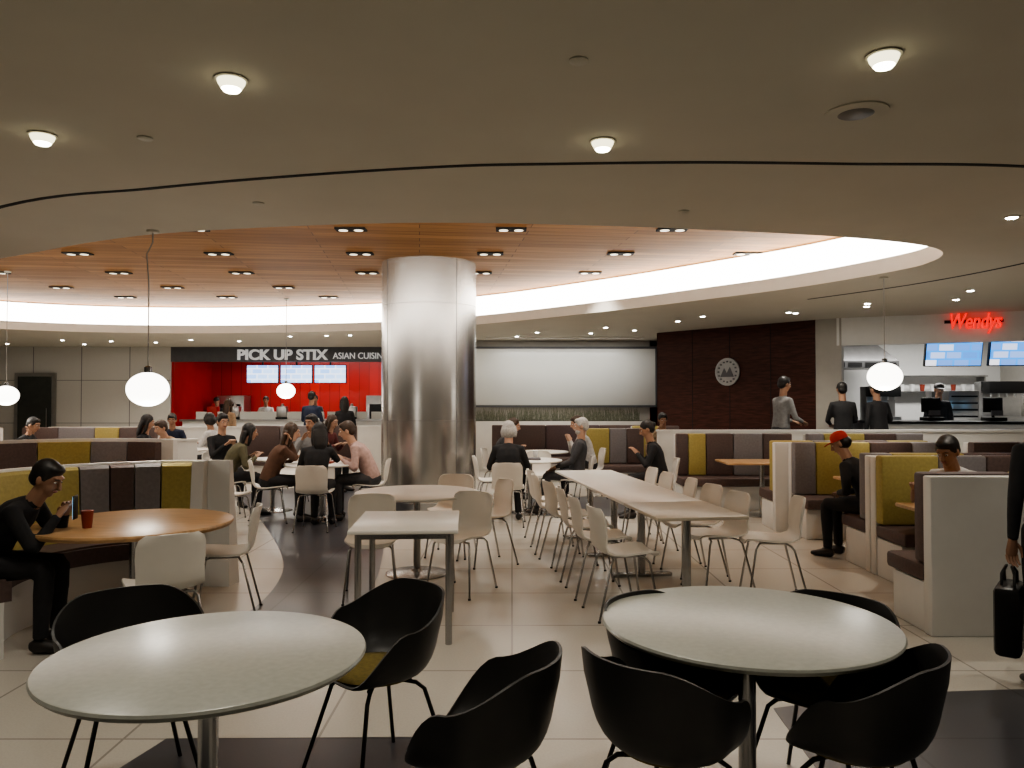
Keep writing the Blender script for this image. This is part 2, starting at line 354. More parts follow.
for (nm,x,y,f,t,h,s,st,le,tu,hn) in (('seated_woman',-5.95,12.3,(1,.1),'black','k','l','long',8,20,'phone'),('seated_man',-5.35,12.4,(-.6,-1),'tan','b','l','short',24,0,'table'),
    ('seated_woman',-5.3,13.7,(-1,.1),'lgrey','k','m','bob',5,-15,'table'),('seated_man',-7.9,12.3,(1,0),'black','k','m','short',18,0,'chin'),
    ('seated_woman',-3.3,13.4,(1,-.4),'wine','b','l','long',14,0,'table'),('seated_man',1.25,12.4,(-1,-.1),'lgrey','b','l','short',14,0,'phone'),('seated_woman',-.25,12.4,(1,-.2),'char','b','l','bob',20,0,'table'),
    ('seated_man',2.75,14.0,(-.3,-1),'tan','k','m','short',8,20,'eat'),('seated_man',-6.5,14.8,(.3,-1),'navy','k','m','short',14,0,'table')):
    person(nm,x,y,f,top=t,pants='black',skin=s,hair=h,style=st,lean=le,hd=14,turn=tu,hands=hn,vox=.02,sc=.97)
for (nm,x,y,f,t,pn,h,s,st,hd_,sc,z) in (('standing_man',4.36,12.5,(.9,.3),'grey','char','k','m','short','front',1.02,.15),
    ('standing_man',5.42,12.6,(.1,1),'black','char','k','m','short','front',.97,.15),('standing_man',5.98,12.55,(-.3,1),'black','char','k','m','short','hip',.97,.15),
    ('standing_woman',-4.5,17.2,(.2,1),'navy','jeans','k','m','short','front',1.0,0),('standing_woman',-3.65,16.8,(-.3,1),'black','black','k','m','long','down',.93,0),
    ('standing_woman',-6.3,17.0,(.3,1),'tan','char','b','l','long','down',.9,0),('restaurant_worker',-7.0,21.95,(.1,-1),'white','black','k','m','short','hip',.95,0),
    ('restaurant_worker',-8.4,21.95,(.1,-1),'black','black','k','m','cap','down',.93,0),('restaurant_worker',-5.6,21.95,(.1,-1),'char','black','k','m','short','hip',.97,0),('restaurant_worker',8.1,14.65,(-.2,-1),'black','black','k','m','cap','down',.98,.15)):
    person(nm,x,y,f,pose='stand',top=t,pants=pn,skin=s,hair=h,style=st,lean=4,hd=6,hands=hd_,vox=.02,sc=sc,z0=z)
# partly-in-frame standing woman at the right, holding a bag by its handles
person('standing_woman',2.98,4.25,(-.1,1),pose='stand',top='black',pants='black',skin='m',hair='k',style='long',lean=4,hd=6,hands=((-.23,.05,.80),(.24,.06,.80)),vox=.016,sc=.93)
b=MB(); b.box((0,0,.19),(.30,.13,.38),M['blk'],bev=.03)
for sy in(-.03,.03): b.tube([(-.08,sy,.36),(-.06,sy,.44),(-.02,sy*.5,.475),(.02,sy*.5,.475),(.06,sy,.44),(.08,sy,.36)],.008,M['blk'],8)
b.obj('handbag',(2.77,4.31,.17),.9)
# ---------------------------------------------------------------- room shell
W0,W1,Y0,Y1,H=-14,11,-3.5,23.6,3.0
b=MB(); b.box(((W0+W1)/2,(Y0+Y1)/2,-.1),(W1-W0,Y1-Y0,.2),M['floor']); b.obj('floor')
for nm,c,d,m in (('wall_left',(W0-.1,(Y0+Y1)/2,1.9),(.2,Y1-Y0,3.8),M['wallg']),('wall_right',(W1+.1,(Y0+Y1)/2,1.9),(.2,Y1-Y0,3.8),M['wallg']),
    ('wall_front',((W0+W1)/2,Y0-.1,1.9),(W1-W0+.4,.2,3.8),M['wallg']),('wall_back',((W0+W1)/2,Y1+.1,1.9),(W1-W0+.4,.2,3.8),M['red'])):
    b=MB(); b.box(c,d,m); b.obj(nm)
RIM=[(-5.16,7.75),(-3.68,6.88),(-2.62,6.48),(-.9,6.19),(.72,6.29),(2.03,6.52),(2.96,6.75),(3.72,7.05),(4.15,7.4),(4.33,7.9),(4.25,8.5),(3.64,9.74),(2.69,11.0),(1.43,12.5),(-.7,14.6),(-2.9,15.8),(-6.6,16.5),(-9.6,15.9),(-11.2,14.0),(-10.2,11.2),(-7.6,9.1)]
rim=catmull(RIM,True,6); n=len(rim)
def offs(L,d):
    out=[]
    for i in range(len(L)):
        t=(L[(i+1)%len(L)]-L[i-1]).normalized(); nn=Vector((t.y,-t.x))
        out.append(L[i]+nn*d)
    return out
A=sum(rim[i].x*rim[(i+1)%n].y-rim[(i+1)%n].x*rim[i].y for i in range(n))
sg=1 if A>0 else -1
bm=bmesh.new(); ed=[]
ov=[bm.verts.new((x,y,H)) for x,y in((W0,Y0),(W1,Y0),(W1,Y1),(W0,Y1))]; iv=[bm.verts.new((p.x,p.y,H)) for p in rim]
for L in(ov,iv):
    for i in range(len(L)): ed.append(bm.edges.new((L[i],L[(i+1)%len(L)])))
bmesh.ops.triangle_fill(bm,edges=ed,use_beauty=True,use_dissolve=False)
for f_ in bm.faces:
    if f_.normal.z>0: f_.normal_flip()
me=D.meshes.new('ceiling'); bm.to_mesh(me); bm.free(); me.materials.append(M['ceil']); put('ceiling',me)
out=offs(rim,.28*sg)
def ribbon(mb,L1,z1,L2,z2,m):
    k=len(L1); mb.add([Vector((p.x,p.y,z1)) for p in L1]+[Vector((p.x,p.y,z2)) for p in L2],[[i,(i+1)%k,k+(i+1)%k,k+i] for i in range(k)],m)
b=MB(); ribbon(b,rim,H,rim,3.17,M['fascia']); ribbon(b,rim,3.17,out,3.17,M['fascia']); b.obj('trim_1',fix=False)
b=MB(); ribbon(b,out,3.17,out,3.58,M['cove']); b.obj('cove_light',fix=False)
b=MB(); o2=offs(rim,.35*sg); b.prism([(p.x,p.y) for p in o2],3.6,3.7,M['woodc']); b.obj('wood_ceiling')
def groove(P,nm):
    L=catmull(P,False,8); b=MB()
    vs=[];k=len(L)
    for i,p in enumerate(L):
        t=(L[min(i+1,k-1)]-L[max(i-1,0)]).normalized(); nn=Vector((t.y,-t.x))*.02
        for q,z in((p-nn,H+.001),(p+nn,H+.001),(p+nn,H-.004),(p-nn,H-.004)): vs.append(Vector((q.x,q.y,z)))
    fs=[[i*4+j,i*4+(j+1)%4,(i+1)*4+(j+1)%4,(i+1)*4+j] for i in range(k-1) for j in range(4)]
    b.add(vs,fs,M['groove']); b.obj(nm)
groove([(-6.5,7.6),(-3.75,5.65),(-2.43,5.17),(-1.34,4.87),(-.38,4.68),(.29,4.63),(1.12,4.6),(2.03,4.63),(3.13,4.68),(4.5,5.0),(5.4,6.4),(5.35,8),(4.95,9.5),(4.2,10.9)],'trim_2')
def spot(x,y,z,e,ang=2.3,col=(1,.92,.80),sz=.05):
    L=D.lights.new('spot','SPOT'); L.energy=e; L.color=col; L.spot_size=ang; L.spot_blend=.8; L.shadow_soft_size=sz
    o=D.objects.new('downlight_bulb',L); SC.collection.objects.link(o); o.location=(x,y,z)
def down(x,y):
    b=MB(); b.lathe([(.070,-.001),(.072,-.007),(.062,-.009)],M['trimw'],seg=28); b.lathe([(.062,-.006),(.058,-.022),(.044,-.046)],M['lampc'],seg=28); b.lathe([(.043,-.045),(.034,-.056),(.001,-.060)],M['lamp'],seg=28)
    b.obj('ceiling_downlight',(x,y,H))
    spot(x,y,H-.09,50,2.4)
for x,y in((-1.25,3.40),(-2.53,4.12),(.5,4.22),(1.54,3.16),(-.4,1.2),(2.9,1.6),(-2.8,1.4)): down(x,y)
def fard(x,y,light=False,z=H,e=85):
    b=MB(); b.lathe([(.06,0),(.062,-.006),(.045,-.01),(.044,-.002)],M['trimw'],seg=16); b.lathe([(.044,-.003),(.035,-.014),(.001,-.018)],M['lamp2'],seg=16)
    b.obj('ceiling_downlight',(x,y,z))
    if light: spot(x,y,z-.05,e)
for i,(x,y) in enumerate(((-4.96,17.2),(-4.1,17.0),(-3.56,16.9),(.11,17.2),(.53,16.2),(1.68,16.4),(1.84,15.1),(2.5,15.7),(3.0,13.9),(3.25,13.1),(4.5,12.5),(4.65,12.6),(5.25,11.35),(5.4,11.7),(6.3,10.9),(5.97,10),(3.9,5.98),(-10.9,19.6),(-8.8,19),(-9.7,18.6),(-10.7,18.3),(-12.8,19.5),(-7.6,18.2),(-1.9,18.0),(-6.6,18.6),(6.2,8.2),(5.0,4.6))):
    fard(x,y,i%2==0)
for r,(yy,xs) in enumerate(((9.09,(-3.79,-1.91,-.01,1.9)),(10.6,(-7.9,-6.0,-4.05,-2.1,-.3,1.5,3.25)),(12.2,(-8.2,-6.25,-4.3,-2.3,-.5,1.24)),(13.8,(-8.1,-6.1,-4.1,-2.1)),(15.1,(-7.6,-5.6,-3.6)))):
    for k,x in enumerate(xs):
        b=MB(); b.box((0,0,-.008),(.36,.17,.02),M['groove'])
        for sx in(-.09,.09): b.lathe([(.055,-.022),(.03,-.021),(.001,-.019)],M['lampd'],(sx,0,0),14)
        b.obj('twin_downlight',(x,yy,3.6))
        spot(x,yy,3.55,95,1.7,(1,.93,.83))
for x,y in((-2.0,4.17),(.28,3.21),(-1.84,5.56),(1.3,5.8)):
    b=MB(); b.lathe([(.04,-.001),(.042,-.006),(.03,-.012),(.001,-.013)],M['trimw'],seg=16); b.obj('sprinkler_cap',(x,y,H))
b=MB(); b.lathe([(.15,0),(.152,-.008),(.12,-.01)],M['ceil'],seg=32); b.lathe([(.085,-.0105),(.08,-.013),(.001,-.013)],M['seam'],seg=24); b.obj('ceiling_speaker',(1.71,3.8,H))
def inlay(P): 
    b=MB(); b.prism(P,0,.003,M['inlay']); b.obj('floor_inlay')
inlay([(p.x,p.y) for p in catmull([(-4.6,13.1),(-3.28,10.1),(-2.42,8.06),(-2.06,6.9),(-1.95,5.7),(-2.2,4.65),(-1.4,4.6),(-1.15,5.65),(-1.2,6.9),(-1.40,8.6),(-1.5,10.1),(-1.7,12.6),(-2.6,14)],True,6)])
inlay([(-1.75,3.0),(-1.6,3.6),(-.35,3.62),(-.45,1.2),(-1.9,1.2)])
inlay([(1.33,3.95),(2.0,4.15),(4.6,4.35),(5,1.5),(1.2,1.5)])
inlay([(.15,10.5),(.3,12.5),(2.0,12.5),(1.6,10.4)])
# column
b=MB(); b.lathe([(.70,0),(.70,3.62)],M['steel'],seg=96)
b.lathe([(.712,0),(.712,.12),(.70,.125)],M['ss'],seg=96)
for a in (218,310,128,38):
    a=math.radians(a); b.box((.699*math.cos(a),.699*math.sin(a),1.8),(.006,.006,3.6),M['seam'],rz=a)
for z in(1.28,2.95): b.lathe([(.7005,z-.002),(.7012,z),(.7005,z+.002)],M['seam'],seg=96)
b.obj('steel_column',(-1.24,11.5,0),ang=30)
# ------------------------------------------------ back walls
def wallseg(nm,p,q,z0,z1,m,th=.12,extra=None):
    p=Vector(p);q=Vector(q);d=q-p;L=d.length; rz=math.atan2(d.y,d.x); c=(p+q)/2
    b=MB(); b.box((0,0,(z0+z1)/2),(L,th,z1-z0),m)
    if extra: extra(b,L)
    return b.obj(nm,(c.x,c.y,0),rz)
def panels(b,L):
    for z in(.95,2.1): b.box((0,-.062,z),(L,.006,.012),M['greyf'])
wallseg('wall_back_white',(-14,20.8),(-9.2,20.8),0,3,M['wallw'],extra=panels)
wallseg('wall_back_board',(-1.6,18.5),(3.3,18.5),0,3,M['wallg'])
wallseg('wall_back_side',(-1.6,18.5),(-1.6,23.6),0,3,M['wallg'])
wallseg('wall_back_return',(3.72,18.5),(3.15,16.4),0,3,M['darkwood'])
def dw(b,L):
    for i in range(1,4): b.box((-L/2+L*i/4,-.062,1.5),(.012,.006,3),M['groove'])
wallseg('wall_dark_wood',(3.15,16.4),(5.45,13.75),0,3,M['darkwood'],extra=dw)
b=MB(); b.box((0,0,0),(4.35,.05,1.35),M['board'],bev=.01)
for z in(-.7,.7): b.box((0,0,z),(4.45,.08,.05),M['greyf'])
for x in(-2.2,2.2): b.box((x,0,0),(.05,.08,1.4),M['greyf'])
b.obj('glass_wall_board',(1.25,18.4,2.12))
b=MB(); X=Matrix.Rotation(math.pi/2,4,'X')
b.lathe([(.27,0),(.27,.03),(.235,.03),(.235,.012),(.001,.012)],M['logo'],seg=40,X=X)
b.add(*[(Vector((-.15,-.035,-.1)),Vector((-.06,-.035,.08)),Vector((0,-.035,-.02)),Vector((.07,-.035,.1)),Vector((.16,-.035,-.1))),[[0,1,2,3,4]]],M['greyf'])
for k in range(16):
    a=2*math.pi*k/16; b.box((.2*math.cos(a),-.02,.2*math.sin(a)),(.03,.02,.03),M['greyf'])
b.obj('round_wall_logo',(4.22,15.05,2.12),math.atan2(-2.65,2.3))
b=MB(); b.box((0,0,1.15),(1.1,.06,2.3),M['ss']); b.box((0,-.035,1.2),(.9,.02,2.0),M['glassd']); b.box((.35,-.07,1.1),(.03,.03,.5),M['chrome'])
b.obj('door_1',(-12.8,20.68,0))
# --- red restaurant
wallseg('wall_fascia_red_store',(-9.2,20.8),(-1.6,20.8),2.6,3,M['greyf'])
b=MB(); b.box((-5.4,23.5,1.5),(7.6,.1,3),M['redbt']); b.obj('wall_red_store')
wallseg('wall_red_store_side',(-9.2,20.8),(-9.2,23.5),0,3,M['red'])
b=MB(); b.box((0,0,.5),(6.4,.6,1.0),M['white'],bev=.01); b.box((0,-.02,1.02),(6.5,.7,.05),M['ss']); 
for x in(-2.4,-1.2,0,1.2,2.4): b.box((x,.0,1.15),(1.1,.03,.2),M['board'])
b.obj('service_counter',(-5.7,21.1,0))
for x,c in((-8.2,'red'),(-7.6,'ss'),(-4.4,'ss'),(-3.4,'blk'),(-6.3,'ss')):
    b=MB(); b.box((0,0,.03),(.3,.3,.06),M['blk'],bev=.01); b.box((0,0,.2),(.28,.24,.3),M[c],bev=.03); b.lathe([(.05,.35),(.04,.42),(.001,.43)],M[c],seg=12); b.obj('counter_dispenser',(x,21.15,1.045))
b=MB(); v,f,w=textmesh('PICK UP STIX',.40,.03,bold=.012); X=Matrix.Rotation(math.pi/2,4,'X')
s=2.45/w; b.add(v,f,M['letter'],Matrix.Diagonal((s,1,.95,1))@X)
v,f,w=textmesh('ASIAN CUISINE',.24,.02); b.add(v,f,M['letter'],Matrix.Translation((2.58,0,.02))@Matrix.Diagonal((1.45/w,1,1,1))@X)
b.obj('restaurant_sign',(-7.4,20.7,2.66),fix=False)
for i,x in enumerate((-7.0,-6.05,-5.1)):
    b=MB(); b.box((0,.03,0),(.9,.06,.52),M['blk']); b.box((0,-.005,0),(.86,.02,.48),M['scr1']); b.box((0,.03,.32),(.04,.04,.4),M['blk']); b.obj('menu_screen',(x,21.6,2.3))
for i,x in enumerate((-8.3,-3.9,-2.6)):
    b=MB(); b.box((0,0,.85),(.8,.6,1.7),M['ss'],bev=.01); b.box((0,-.31,1.2),(.6,.02,.5),M['blk']); b.box((0,-.33,.85),(.5,.03,.03),M['chrome']); b.obj('kitchen_oven',(x,23.0,0))
# --- burger restaurant at right
b=MB(); b.box((6.7,14.9,.075),(8.4,5.6,.15),M['inlay']); b.obj('raised_floor')
wallseg('wall_fascia_burger',(5.7,13.5),(10.9,11.2),2.52,3,M['white'])
wallseg('wall_pier',(5.45,13.75),(5.78,13.45),0,3,M['wallg'])
wallseg('wall_kitchen_back',(3.6,17.4),(11,17.4),0,3,M['white'])
b=MB(); v,f,w=textmesh('Wendys',.36,.02,shear=.25,bold=.004); b.add(v,f,M['rletter'],Matrix.Diagonal((.78/w,1,1,1))@X)
b.box((.40,.06,.12),(.88,.03,.05),M['blk']); b.obj('red_restaurant_sign',(7.18,12.66,2.74),math.atan2(-2.3,5.2)+.08,fix=False)
for x,y,w_ in((8.1,14.1,1.0),(9.1,13.85,.95),(10.05,13.6,.9)):
    b=MB(); Rm=Matrix.Rotation(.2,4,'X'); b.box((0,.03,0),(w_,.06,.56),M['blk'],X=Rm); b.box((0,-.005,0),(w_-.04,.02,.52),M['scr2'],X=Rm)
    b.tube([(0,.05,.2),(0,.08,.5)],.02,M['blk'],8); b.obj('menu_screen',(x,y,2.46),-.1)
b=MB(); b.box((0,0,.5),(4.4,.7,1.0),M['white'],bev=.01); b.box((0,0,1.02),(4.5,.8,.05),M['blk'],bev=.008); b.obj('service_counter',(8.7,13.75,.15),-.2)
for x,y in((7.6,13.95),(8.6,13.75),(9.5,13.55)):
    b=MB(); b.box((0,0,.03),(.3,.3,.06),M['blk'],bev=.01); b.tube([(0,.02,.05),(0,.05,.2)],.025,M['blk'],8); b.box((0,.03,.28),(.34,.04,.26),M['blk'],bev=.008); b.box((0,.052,.28),(.3,.005,.22),M['phone']); b.box((0,-.09,.14),(.2,.03,.09),M['greyf']); b.obj('cash_register',(x,y,1.2))
b=MB(); b.prism([(-.9,-.5),(.9,-.5),(.9,.5),(-.9,.5)],0,.15,M['hood']); b.add([(-.9,-.5,.15),(.9,-.5,.15),(.9,.5,.15),(-.9,.5,.15),(-.5,-.1,.62),(.5,-.1,.62),(.5,.5,.62),(-.5,.5,.62)],[[0,1,5,4],[1,2,6,5],[2,3,7,6],[3,0,4,7],[4,5,6,7]],M['hood'])
for k in range(5): b.box((-.7+.35*k,-.505,.07),(.28,.012,.09),M['blk'])
b.obj('range_hood',(7.0,16.2,2.22))
b=MB(); b.box((0,0,.45),(1.7,.7,.9),M['hood'],bev=.01); b.box((0,.3,1.15),(1.7,.06,.5),M['hood'])
for k in range(3): b.box((-.55+.55*k,-.36,.45),(.48,.02,.6),M['blk'],bev=.005)
b.obj('cooking_range',(6.2,16.7,.15))
def drinkm(nm,x,y,w,h,k):
    b=MB(); b.box((0,.12,h/2),(w,.3,h),M['ss'],bev=.015); b.box((0,-.12,h*.85),(w,.3,h*.3),M['blk'],bev=.01); b.box((0,-.12,.04),(w,.3,.08),M['ss'])
    for i in range(k): b.tube([((i+.5)/k*w-w/2,-.18,h*.72),((i+.5)/k*w-w/2,-.18,h*.6)],.018,M['white'],8)
    b.obj(nm,(x,y,1.15))
b=MB(); b.box((0,0,.5),(3.6,.7,1.0),M['ss'],bev=.01); b.obj('kitchen_worktop',(8.9,15.9,.15))
drinkm('drink_dispenser',7.6,15.9,.6,.7,4); drinkm('drink_dispenser',10.1,15.9,.8,.8,5); drinkm('coffee_machine',8.9,15.9,.45,.6,2)
b=MB(); b.box((0,0,0),(2.2,.35,.03),M['ss']); b.box((0,.0,.35),(2.2,.35,.03),M['ss'])
for i in range(9): b.lathe([(.04,.015),(.055,.16),(.05,.165),(.001,.165)],M['cupw'] if i%3 else M['cupred'],(-.95+i*.23,0,0),12)
for x in(-1.05,1.05): b.box((x,0,.17),(.03,.3,.4),M['ss'])
b.obj('kitchen_shelf',(9.4,17.15,1.75))
b=MB(); b.box((0,0,.3),(.6,.4,.6),M['ss'],bev=.02); 
for i in range(4): b.box((0,-.21,.1+.13*i),(.5,.02,.03),M['blk'])
b.obj('food_warmer',(8.75,15.1,1.15)); 
b=MB(); b.box((0,0,.5),(.9,.5,1.0),M['ss'],bev=.01); b.obj('prep_stand',(8.75,15.1,.15))
def part(nm,P,h,th=.12):
    b=MB()
    for p,q in zip(P[:-1],P[1:]):
        p=Vector(p);q=Vector(q);d=q-p; c=(p+q)/2
        b.box((c.x,c.y,h/2),(d.length+th*.6,th,h),M['bw'],rz=math.atan2(d.y,d.x)); b.box((c.x,c.y,h+.012),(d.length+th*.8,th+.04,.03),M['bw'],rz=math.atan2(d.y,d.x))
    b.obj(nm)
part('low_partition',[(2.3,12.0),(10.9,12.0)],1.08)
# ---------------------------------------------------------------- furniture meshes
def sheet(mb,prof,nu,fn,th,m):
    bm=bmesh.new(); G=[]
    for i in range(len(prof)):
        G.append([bm.verts.new(fn(i,-1+2*k/nu)) for k in range(nu+1)])
    for i in range(len(prof)-1):
        for k in range(nu): bm.faces.new((G[i][k],G[i][k+1],G[i+1][k+1],G[i+1][k]))
    bmesh.ops.recalc_face_normals(bm,faces=bm.faces[:])
    bmesh.ops.solidify(bm,geom=bm.faces[:],thickness=th); bm.verts.index_update()
    mb.add([v.co.copy() for v in bm.verts],[[v.index for v in f.verts] for f in bm.faces],m); bm.free()
def mk_white():
    b=MB()
    pr=[(.225,.425,.15),(.215,.448,.18),(.17,.455,.198),(.08,.447,.205),(-.03,.438,.205),(-.12,.442,.20),(-.175,.465,.195),(-.203,.51,.190),(-.218,.58,.190),(-.232,.66,.195),(-.245,.73,.193),(-.254,.77,.18),(-.259,.795,.145)]
    def fn(i,u):
        y,z,w=pr[i]; t=min(max((z-.46)/.15,0),1)
        s=abs(u)**2.6
        return Vector((w*u, y+ s*.045*t, z+s*.022*(1-t)))
    sheet(b,pr,12,fn,.012,M['plw'])
    for sx in(-1,1):
        b.tube([(sx*.06,.10,.43),(sx*.15,.13,.425),(sx*.165,.15,.40),(sx*.205,.215,0)],.0085,M['chrome'],8)
        b.tube([(sx*.06,-.10,.43),(sx*.15,-.12,.425),(sx*.165,-.14,.40),(sx*.205,-.24,0)],.0085,M['chrome'],8)
        b.lathe([(.012,0),(.012,.012),(.009,.014)],M['blk'],(sx*.205,.215,0),8); b.lathe([(.012,0),(.012,.012),(.009,.014)],M['blk'],(sx*.205,-.24,0),8)
    b.tube([(-.06,.1,.43),(-.06,-.1,.43)],.01,M['chrome'],8); b.tube([(.06,.1,.43),(.06,-.1,.43)],.01,M['chrome'],8)
    return b.mesh('dining_chair',50)
def mk_arm():
    b=MB(); bm=bmesh.new(); NA=56; NT=12; G=[]
    def sm(a,b_,x): t=min(max((x-a)/(b_-a),0),1); return t*t*(3-2*t)
    for i in range(NT+1):
        t=i/NT; row=[]
        for k in range(NA):
            th=2*math.pi*k/NA; d=abs((math.degrees(th)+180)%360-180)
            h=.765-.11*sm(30,95,d)-.21*sm(95,150,d)
            Rr=.275-.02*sm(60,110,d)-.03*sm(130,180,d)
            rr=Rr*(1-(1-t)**1.9)
            zz=.425+(h-.425)*(t**3.2)
            flare=(1+.06*sm(.8,1,t)*(1-sm(110,150,d)))
            row.append((-math.sin(th)*rr*flare*1.0, -math.cos(th)*rr*flare*.93, zz))
        G.append(row)
    c=bm.verts.new((0,0,.425)); V=[[bm.verts.new(p) for p in r] for r in G[1:]]
    for k in range(NA):
        k2=(k+1)%NA; bm.faces.new((c,V[0][k],V[0][k2]))
        for i in range(NT-1): bm.faces.new((V[i][k],V[i+1][k],V[i+1][k2],V[i][k2]))
    bmesh.ops.recalc_face_normals(bm,faces=bm.faces[:]); bmesh.ops.solidify(bm,geom=bm.faces[:],thickness=.010); bm.verts.index_update()
    b.add([v.co.copy() for v in bm.verts],[[v.index for v in f.verts] for f in bm.faces],M['plb']); bm.free()
    b.lathe([(.17,.435),(.185,.45),(.175,.464),(.11,.470),(.001,.468)],M['olive'],(0,.015,0),28)
    for sx in(-1,1):
        for sy in(-1,1):
            b.tube([(sx*.05,sy*.05,.41),(sx*.12,sy*.11,.40),(sx*.145,sy*.135,.375),(sx*.235,sy*.225,0)],.009,M['blk'],8)
    b.tube([(-.1,-.1,.405),(.1,.1,.405)],.01,M['blk'],8); b.tube([(-.1,.1,.405),(.1,-.1,.405)],.01,M['blk'],8)
    return b.mesh('armchair',50)
CH=mk_white(); AC=mk_arm()
def chair(x,y,f): put('dining_chair',CH,(x,y,0),face2rz(f))
def armc(x,y,f): put('armchair',AC,(x,y,0),face2rz(f))
def rtable(nm,x,y,R,top,h=.74,th=.025):
    b=MB(); b.lathe([(.001,h-th),(R-.012,h-th),(R-.002,h-th*.6),(R,h-th*.4),(R-.004,h-.002),(R-.01,h),(.001,h)],top,seg=72)
    b.lathe([(.032,.03),(.032,h-th)],M['chrome'],seg=20); b.lathe([(.12,h-th-.012),(.12,h-th)],M['chrome'],seg=20)
    b.lathe([(.28,0),(.28,.01),(.25,.018),(.06,.03),(.032,.05)],M['chrome'],seg=40); b.obj(nm,(x,y,0),ang=30)
rtable('round_table',-.985,2.52,.503,M['ttop'],h=.75); rtable('round_table',.875,2.89,.535,M['ttop'],h=.75)
rtable('round_wood_table',-2.58,5.28,.64,M['twood'],th=.035); rtable('round_table',-.86,7.0,.56,M['ttopw'])
rtable('round_table',-2.5,10.15,.5,M['ttopw']); rtable('round_table',.25,10.75,.45,M['ttopw']); rtable('round_table',-3.4,10.95,.36,M['ttopw'])
rtable('round_table',-5.5,13.05,.42,M['ttopw']); rtable('round_table',.5,12.5,.42,M['ttopw'])
def rect(nm,x,y,w,l,rz,top,legs=True,h=.74,ped=None,near=None):
    b=MB()
    if near:
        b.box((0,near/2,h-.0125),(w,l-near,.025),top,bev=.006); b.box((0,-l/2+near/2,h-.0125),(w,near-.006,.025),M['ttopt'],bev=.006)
    else: b.box((0,0,h-.0125),(w,l,.025),top,bev=.006)
    if legs:
        for sx in(-1,1):
            for sy in(-1,1):
                b.tube([(sx*(w/2-.06),sy*(l/2-.06),0),(sx*(w/2-.06),sy*(l/2-.06),h-.025)],.022,M['chrome'],12)
        for sy in(-1,1): b.box((0,sy*(l/2-.06),h-.045),(w-.12,.03,.035),M['chrome'])
    else:
        for sy in ped:
            b.tube([(0,sy,.03),(0,sy,h-.02)],.035,M['chrome'],12); b.box((0,sy,.015),(w*.8,.09,.03),M['chrome'],bev=.008); b.box((0,sy,h-.035),(w*.7,.06,.02),M['chrome'])
    b.obj(nm,(x,y,0),rz)
rect('square_table',-.72,5.35,.70,.88,.06,M['ttopw'])
ang=math.atan2(.51,3.6)
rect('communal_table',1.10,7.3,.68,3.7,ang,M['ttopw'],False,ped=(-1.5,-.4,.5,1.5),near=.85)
for x,y,f in ((-2.10,4.66,(-.6,.8)),(-2.10,5.66,(-1,-.25)),(2.08,6.2,(-1,.12)),
    (-1.12,6.15,(.15,-1)),(-.42,6.35,(-.5,-1)),(-.62,7.85,(-.2,-1)),(-.25,7.45,(-1,-.5)),
    (-.05,9.75,(.05,1)),(.90,10.75,(-1,.05)),(1.98,10.3,(-1,.08)),(-3.12,9.9,(1,.35)),(-2.38,9.35,(0,1)),(-1.85,10.15,(-1,-.1)),(-2.85,11.0,(.1,-1)),
    (-3.85,10.4,(.9,.5)),(-4.35,11.5,(.7,-.7)),(-3.35,11.7,(0,-1)),(-3.35,9.1,(.3,1)),(-.3,10.7,(1,.1)),(.4,11.5,(0,-1)),
    (-5.95,12.3,(1,.1)),(-5.35,12.4,(-.6,-1)),(-5.3,13.7,(-1,.1)),(-7.9,12.3,(1,0)),(-4.7,13.0,(1,.4)),(-3.3,13.4,(1,-.4)),(1.25,12.4,(-1,-.1)),(-.25,12.4,(1,-.2)),(2.75,14.0,(-.3,-1)),(-6.5,14.8,(.3,-1))):
    chair(x,y,f)
ca,sa=math.cos(ang),math.sin(ang)
for t in(-1.55,-.95,-.35,.25,.85,1.45):
    for s in(-1,1):
        if s==1 and t<-1.2: continue
        lx=s*.50; x=1.10+lx*ca-t*sa; y=7.3+lx*sa+t*ca
        chair(x+random.uniform(-.03,.03),y,(-s*ca+random.uniform(-.12,.12),-s*sa+random.uniform(-.12,.12)))
for x,y,f in ((-1.52,3.11,(.55,-.75)),(-.56,3.24,(-.75,-.65)),(-.11,2.50,(-.95,.3)),(.51,2.55,(.75,.65)),(1.14,2.56,(-.80,.60)),(.64,3.02,(.6,-.6)),(1.20,3.03,(-.6,-.6))): armc(x,y,f)
b=MB(); b.lathe([(.028,0),(.038,.11),(.040,.112),(.036,.112),(.001,.10)],M['cupred'],seg=20); b.obj('paper_cup',(-2.76,5.02,.74))
b=MB(); b.box((0,0,0),(.008,.075,.15),M['blk'],bev=.003); b.box((-.005,0,0),(.002,.068,.14),M['phone']); o=b.obj('smartphone',(-2.77,4.90,.89),.2)
b=MB(); b.box((0,0,.012),(.3,.22,.024),M['cupred'],bev=.01); b.lathe([(.03,.024),(.04,.12),(.001,.12)],M['cupw'],(.08,.04,0),16); b.obj('food_tray',(-2.5,10.15,.741))
b=MB(); b.box((0,0,.012),(.3,.22,.024),M['greyf'],bev=.01); b.lathe([(.03,.024),(.04,.12),(.001,.12)],M['cupw'],(.08,.04,0),16); b.obj('food_tray',(.25,10.75,.741))
